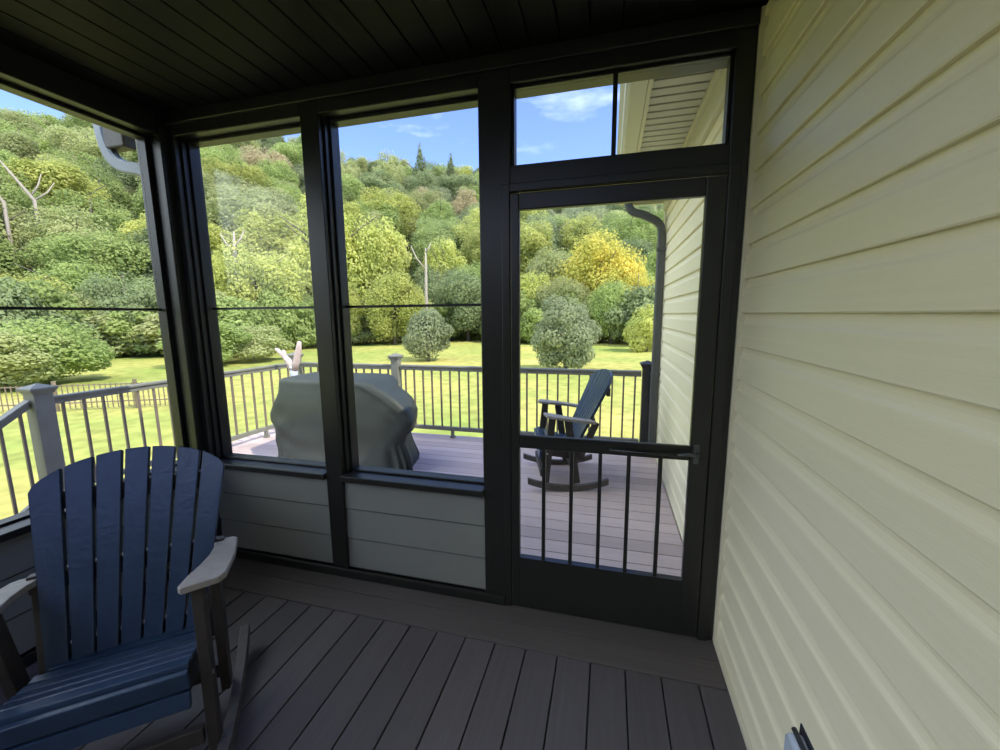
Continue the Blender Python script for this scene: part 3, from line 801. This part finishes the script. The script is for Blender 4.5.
# conifer silhouettes on the skyline
for px_, ty, dist, lab in ((426, 150, 118, 'dark pointed conifer standing above the ridge in the wide window'), (455, 158, 120, 'small pointed conifer at the right end of the ridge line')):
    g_ = ground_at(px_, dist); z_ = hill_h(g_.x, g_.y); zt = height_for(px_, ty, dist)
    tree(g_.x, g_.y, z_, (zt - z_), 'dark', 'conic', 5, lab, name='conifer', wide=1.15)
for px_, ty, dist, kd, lab in ((352, 146, 112, 'olive', 'rounded olive tree at the left end of the ridge line in the wide window'), (395, 143, 112, 'olive', 'pale olive tree standing tallest on the ridge in the wide window')):
    g_ = ground_at(px_, dist); z_ = hill_h(g_.x, g_.y); zt = height_for(px_, ty, dist)
    tree(g_.x, g_.y, z_, (zt - z_), kd, 'round', 2, lab, wide=.62)

# undergrowth bushes along the lawn edge
bush_me = {}
def bush(x_, y_, rx, h, kind, seed, label, name='bush', cat='bush', group=None, trunk=False, n=9000, ls=.11):
    key = (kind, seed, name, n)
    if key not in bush_me: bush_me[key] = crown_mesh('foliage', seed, LEAF[kind], 1, 1, 1, 16, n, ls)
    o = thing(name, label, cat, (x_, y_, GZ), 0, group)
    f_ = bpy.data.objects.new('foliage', bush_me[key]); C.objects.link(f_); f_.parent = o
    f_.scale = (rx, rx, h * (.54 if not trunk else .52)); f_.location = (0, 0, h * (.46 if not trunk else .475))
    mb = MB(); mb.tube([(0, 0, -.2), (.03, 0, h * .3), (0, .03, h * .6)], [.10, .07, .03], 8); mb.tube([(0, 0, h * .1), (.25, .1, h * .45)], [.05, .02], 6); mb.tube([(0, 0, h * .12), (-.22, -.1, h * .5)], [.05, .02], 6)
    mb.build('stem', M['bark'], o, smooth=True)
    return o
rs = random.Random(5)
pxs = list(range(-60, 660, 17))
for i, px_ in enumerate(pxs):
    dist = 43 + rs.uniform(-1.5, 1.5)
    base_t = [(0, 36), (100, 40), (160, 38), (230, 34), (330, 40), (480, 45), (530, 38), (600, 40), (660, 35)]
    dist = float(np.interp(px_, [a for a, b_ in base_t], [b_ + 3 for a, b_ in base_t])) + rs.uniform(-1, 1)
    g_ = ground_at(px_, dist)
    bush(g_.x, g_.y, rs.uniform(2.3, 3.2), rs.uniform(3.4, 6.0), rs.choice(['dark', 'mid', 'olive', 'mid']), rs.choice([21, 22]), 'leafy bush in the undergrowth along the far edge of the lawn', group='undergrowth bushes along the lawn edge')
# lawn shrubs
g_ = ground_at(427, 26.0)
bush(g_.x, g_.y, 1.75, height_for(427, 303, 26) - GZ, 'grey', 31, 'round grey-green shrub on the lawn, seen in the wide window', 'shrub', 'shrub', trunk=True, n=11000, ls=.085)
g_ = ground_at(566, 21.0)
bush(g_.x, g_.y, 1.85, height_for(566, 288, 21) - GZ, 'grey', 32, 'egg-shaped grey-green shrub on the lawn, seen through the screen door', 'shrub', 'shrub', trunk=True, n=14000, ls=.075)
g_ = ground_at(40, 27.0)
bush(g_.x, g_.y, 2.6, height_for(42, 310, 27) - GZ, 'mid', 33, 'low spreading green tree on the lawn behind the stair post', 'tree', 'tree', trunk=True, n=14000, ls=.075)
g_ = ground_at(-8, 26.0)
bush(g_.x, g_.y, 2.5, height_for(-2, 322, 26) - GZ, 'olive', 37, 'bushy green lawn tree at the very left edge of the view', 'tree', 'tree', trunk=True, n=14000, ls=.075)
g_ = ground_at(205, 30.0)
bush(g_.x, g_.y, 2.6, height_for(205, 315, 30) - GZ, 'mid', 34, 'green lawn tree at the left edge of the narrow window', 'tree', 'tree', trunk=True, n=12000, ls=.08)
g_ = ground_at(250, 31.0)
bush(g_.x, g_.y, 2.4, height_for(250, 322, 31) - GZ, 'olive', 35, 'bushy olive lawn tree left of the forked ornament', 'tree', 'tree', trunk=True, n=12000, ls=.08)
g_ = ground_at(648, 33.0)
bush(g_.x, g_.y, 1.9, height_for(645, 300, 33) - GZ, 'yellow', 36, 'yellow-green bush on the lawn edge beside the downspout', 'bush', 'bush', n=9000, ls=.09)

# dead snags
def snag(px_, base_py, top_py, dist, lean, label, forks):
    g_ = ground_at(px_, dist); zb = height_for(px_, base_py, dist); zt = height_for(px_, top_py, dist); H = zt - zb
    zg = hill_h(g_.x, g_.y)
    o = thing('dead_tree', label, 'tree', (g_.x, g_.y, zg))
    rr = ray(px_, 318); sd = Vector((rr.y, -rr.x, 0)).normalized()
    b0 = zb - zg
    mb = MB(); mb.tube([(0, 0, -.3), sd * 0 + Vector((0, 0, b0)), sd * lean * .5 + Vector((0, 0, b0 + H * .5)), sd * lean + Vector((0, 0, b0 + H))], [.17, .15, .12, .05], 8)
    mb.build('trunk', M['deadwood'], o, smooth=True)
    for t_, dx_, dz_ in forks:
        s0 = sd * lean * t_ + Vector((0, 0, b0 + H * t_)); e_ = s0 + sd * dx_ + Vector((0, 0, dz_))
        MB().tube([s0, (s0 + e_) / 2 + sd * dx_ * .15, e_], [.09, .07, .03], 7).build('branch', M['deadwood'], o, smooth=True)
snag(24, 205, 152, 60, -2.4, 'pale dead trunk leaning left in the forest at the far left', [(.6, .5, 1.2)])
snag(54, 203, 168, 60, -1.8, 'pale dead tree with forked branches right of the leaning dead trunk', [(.1, .9, 2.2), (.0, 1.5, 1.9), (.5, -.5, 1.0)])
snag(241, 262, 232, 41, .1, 'thin pale dead trunk in the narrow window', [(.5, .8, 1.4), (.3, -.9, 1.5)])
snag(427, 292, 248, 40, .1, 'pale bare trunk right of the bright domed tree', [(.5, -1.3, 2.2), (.9, .5, .9)])

# ---------------------------------------------------------------- yard fence
fa = Vector((-22.5, 5.6, GZ)); fb = Vector((-12.6, 10.3, GZ))
o = thing('yard_fence', 'low brown picket fence on the lawn behind the left deck railing', 'fence', fa)
d_ = fb - fa; dl = d_.length; dn = d_.normalized()
for k in range(6):
    q = d_ * (k / 5); MB().box(q.x - .04, q.x + .04, q.y - .04, q.y + .04, -.1, .95).build('post', M['fence'], o)
for zz in (.25, .80):
    MB().beam((0, 0, zz), d_ + Vector((0, 0, zz)), .03, .05, (0, 0, 1)).build('rail', M['fence'], o)
pk = MB(); n_ = 75
for k in range(n_):
    q = d_ * ((k + .5) / n_) + Vector((dn.y, -dn.x, 0)) * .03; MB().box(q.x - .014, q.x + .014, q.y - .01, q.y + .01, .06, .84).build('picket', M['fence'], o)

# ---------------------------------------------------------------- light and camera
w = bpy.data.worlds.new('World'); sc.world = w; w.use_nodes = True; nt = w.node_tree; nt.nodes.clear()
out = nt.nodes.new('ShaderNodeOutputWorld'); bg = nt.nodes.new('ShaderNodeBackground')
sky = nt.nodes.new('ShaderNodeTexSky'); sky.sky_type = 'NISHITA'; sky.sun_disc = False
sky.sun_elevation = math.radians(50); sky.sun_rotation = math.radians(108); sky.altitude = 300; sky.air_density = 1.0; sky.dust_density = 1.2; sky.ozone_density = 1.5
tc = nt.nodes.new('ShaderNodeTexCoord'); mp = nt.nodes.new('ShaderNodeMapping'); mp.inputs['Scale'].default_value = (1.4, 1.4, 4.5); mp.inputs['Location'].default_value = (.35, .2, .1)
nz = nt.nodes.new('ShaderNodeTexNoise'); nz.inputs['Scale'].default_value = 2.6; nz.inputs['Detail'].default_value = 7; nz.inputs['Roughness'].default_value = .6
nt.links.new(tc.outputs['Generated'], mp.inputs['Vector']); nt.links.new(mp.outputs[0], nz.inputs['Vector'])
rp = nt.nodes.new('ShaderNodeValToRGB'); rp.color_ramp.elements[0].position = .55; rp.color_ramp.elements[0].color = (0, 0, 0, 1); rp.color_ramp.elements[1].position = .80; rp.color_ramp.elements[1].color = (.8, .8, .8, 1)
nt.links.new(nz.outputs['Fac'], rp.inputs['Fac'])
# unseen bright cloud patch, added behind left of the camera to light the siding
sxyz = nt.nodes.new('ShaderNodeSeparateXYZ'); nt.links.new(tc.outputs['Generated'], sxyz.inputs[0])
dd1 = nt.nodes.new('ShaderNodeVectorMath'); dd1.operation = 'DOT_PRODUCT'; dd1.inputs[1].default_value = (-.78, -.48, .40); nt.links.new(tc.outputs['Generated'], dd1.inputs[0])
nb = nt.nodes.new('ShaderNodeTexNoise'); nb.inputs['Scale'].default_value = 2.2; nb.inputs['Detail'].default_value = 6; nt.links.new(tc.outputs['Generated'], nb.inputs['Vector'])
ad = nt.nodes.new('ShaderNodeMath'); ad.operation = 'MULTIPLY_ADD'; ad.inputs[1].default_value = .8; nt.links.new(nb.outputs['Fac'], ad.inputs[0]); nt.links.new(dd1.outputs['Value'], ad.inputs[2])
cm_ = nt.nodes.new('ShaderNodeMapRange'); cm_.interpolation_type = 'SMOOTHSTEP'; cm_.inputs['From Min'].default_value = .95; cm_.inputs['From Max'].default_value = 1.15; nt.links.new(ad.outputs[0], cm_.inputs['Value'])
mx = nt.nodes.new('ShaderNodeMix'); mx.data_type = 'RGBA'; mx.inputs['B'].default_value = (5.5, 6.0, 6.6, 1)
mc = nt.nodes.new('ShaderNodeMix'); mc.data_type = 'RGBA'; mc.inputs['B'].default_value = (11.0, 11.6, 9.0, 1); nt.links.new(cm_.outputs[0], mc.inputs['Factor'])
nt.links.new(rp.outputs[0], mx.inputs['Factor']); nt.links.new(sky.outputs[0], mx.inputs['A'])
tn = nt.nodes.new('ShaderNodeMix'); tn.data_type = 'RGBA'; tn.blend_type = 'MULTIPLY'; tn.inputs['Factor'].default_value = 1; tn.inputs['B'].default_value = (.58, .60, .90, 1)
nt.links.new(mx.outputs['Result'], mc.inputs['A']); nt.links.new(mc.outputs['Result'], tn.inputs['A']); nt.links.new(tn.outputs['Result'], bg.inputs['Color']); bg.inputs['Strength'].default_value = .19
nt.links.new(bg.outputs[0], out.inputs['Surface'])
sn = bpy.data.lights.new('sun', 'SUN'); sn.energy = 2.5; sn.angle = math.radians(.6); sn.color = (1, .91, .76)
so = bpy.data.objects.new('sun', sn); C.objects.link(so)
so.rotation_euler = Vector((.84, -.28, 1.0)).to_track_quat('Z', 'Y').to_euler(); so.location = (5, 5, 12)

cam = bpy.data.cameras.new('camera'); co = bpy.data.objects.new('camera', cam); C.objects.link(co)
cam.sensor_width = 36; cam.lens = 36 * F_ / 1000; cam.clip_start = .02; cam.clip_end = 1000
mt = Matrix((RGT, UPV, -FWD)).transposed().to_4x4(); mt.translation = CAM; co.matrix_world = mt
sc.camera = co
sc.view_settings.view_transform = 'Standard'; sc.view_settings.look = 'None'; sc.view_settings.gamma = 1; sc.view_settings.use_curve_mapping = False
sc.view_settings.exposure = 1.55
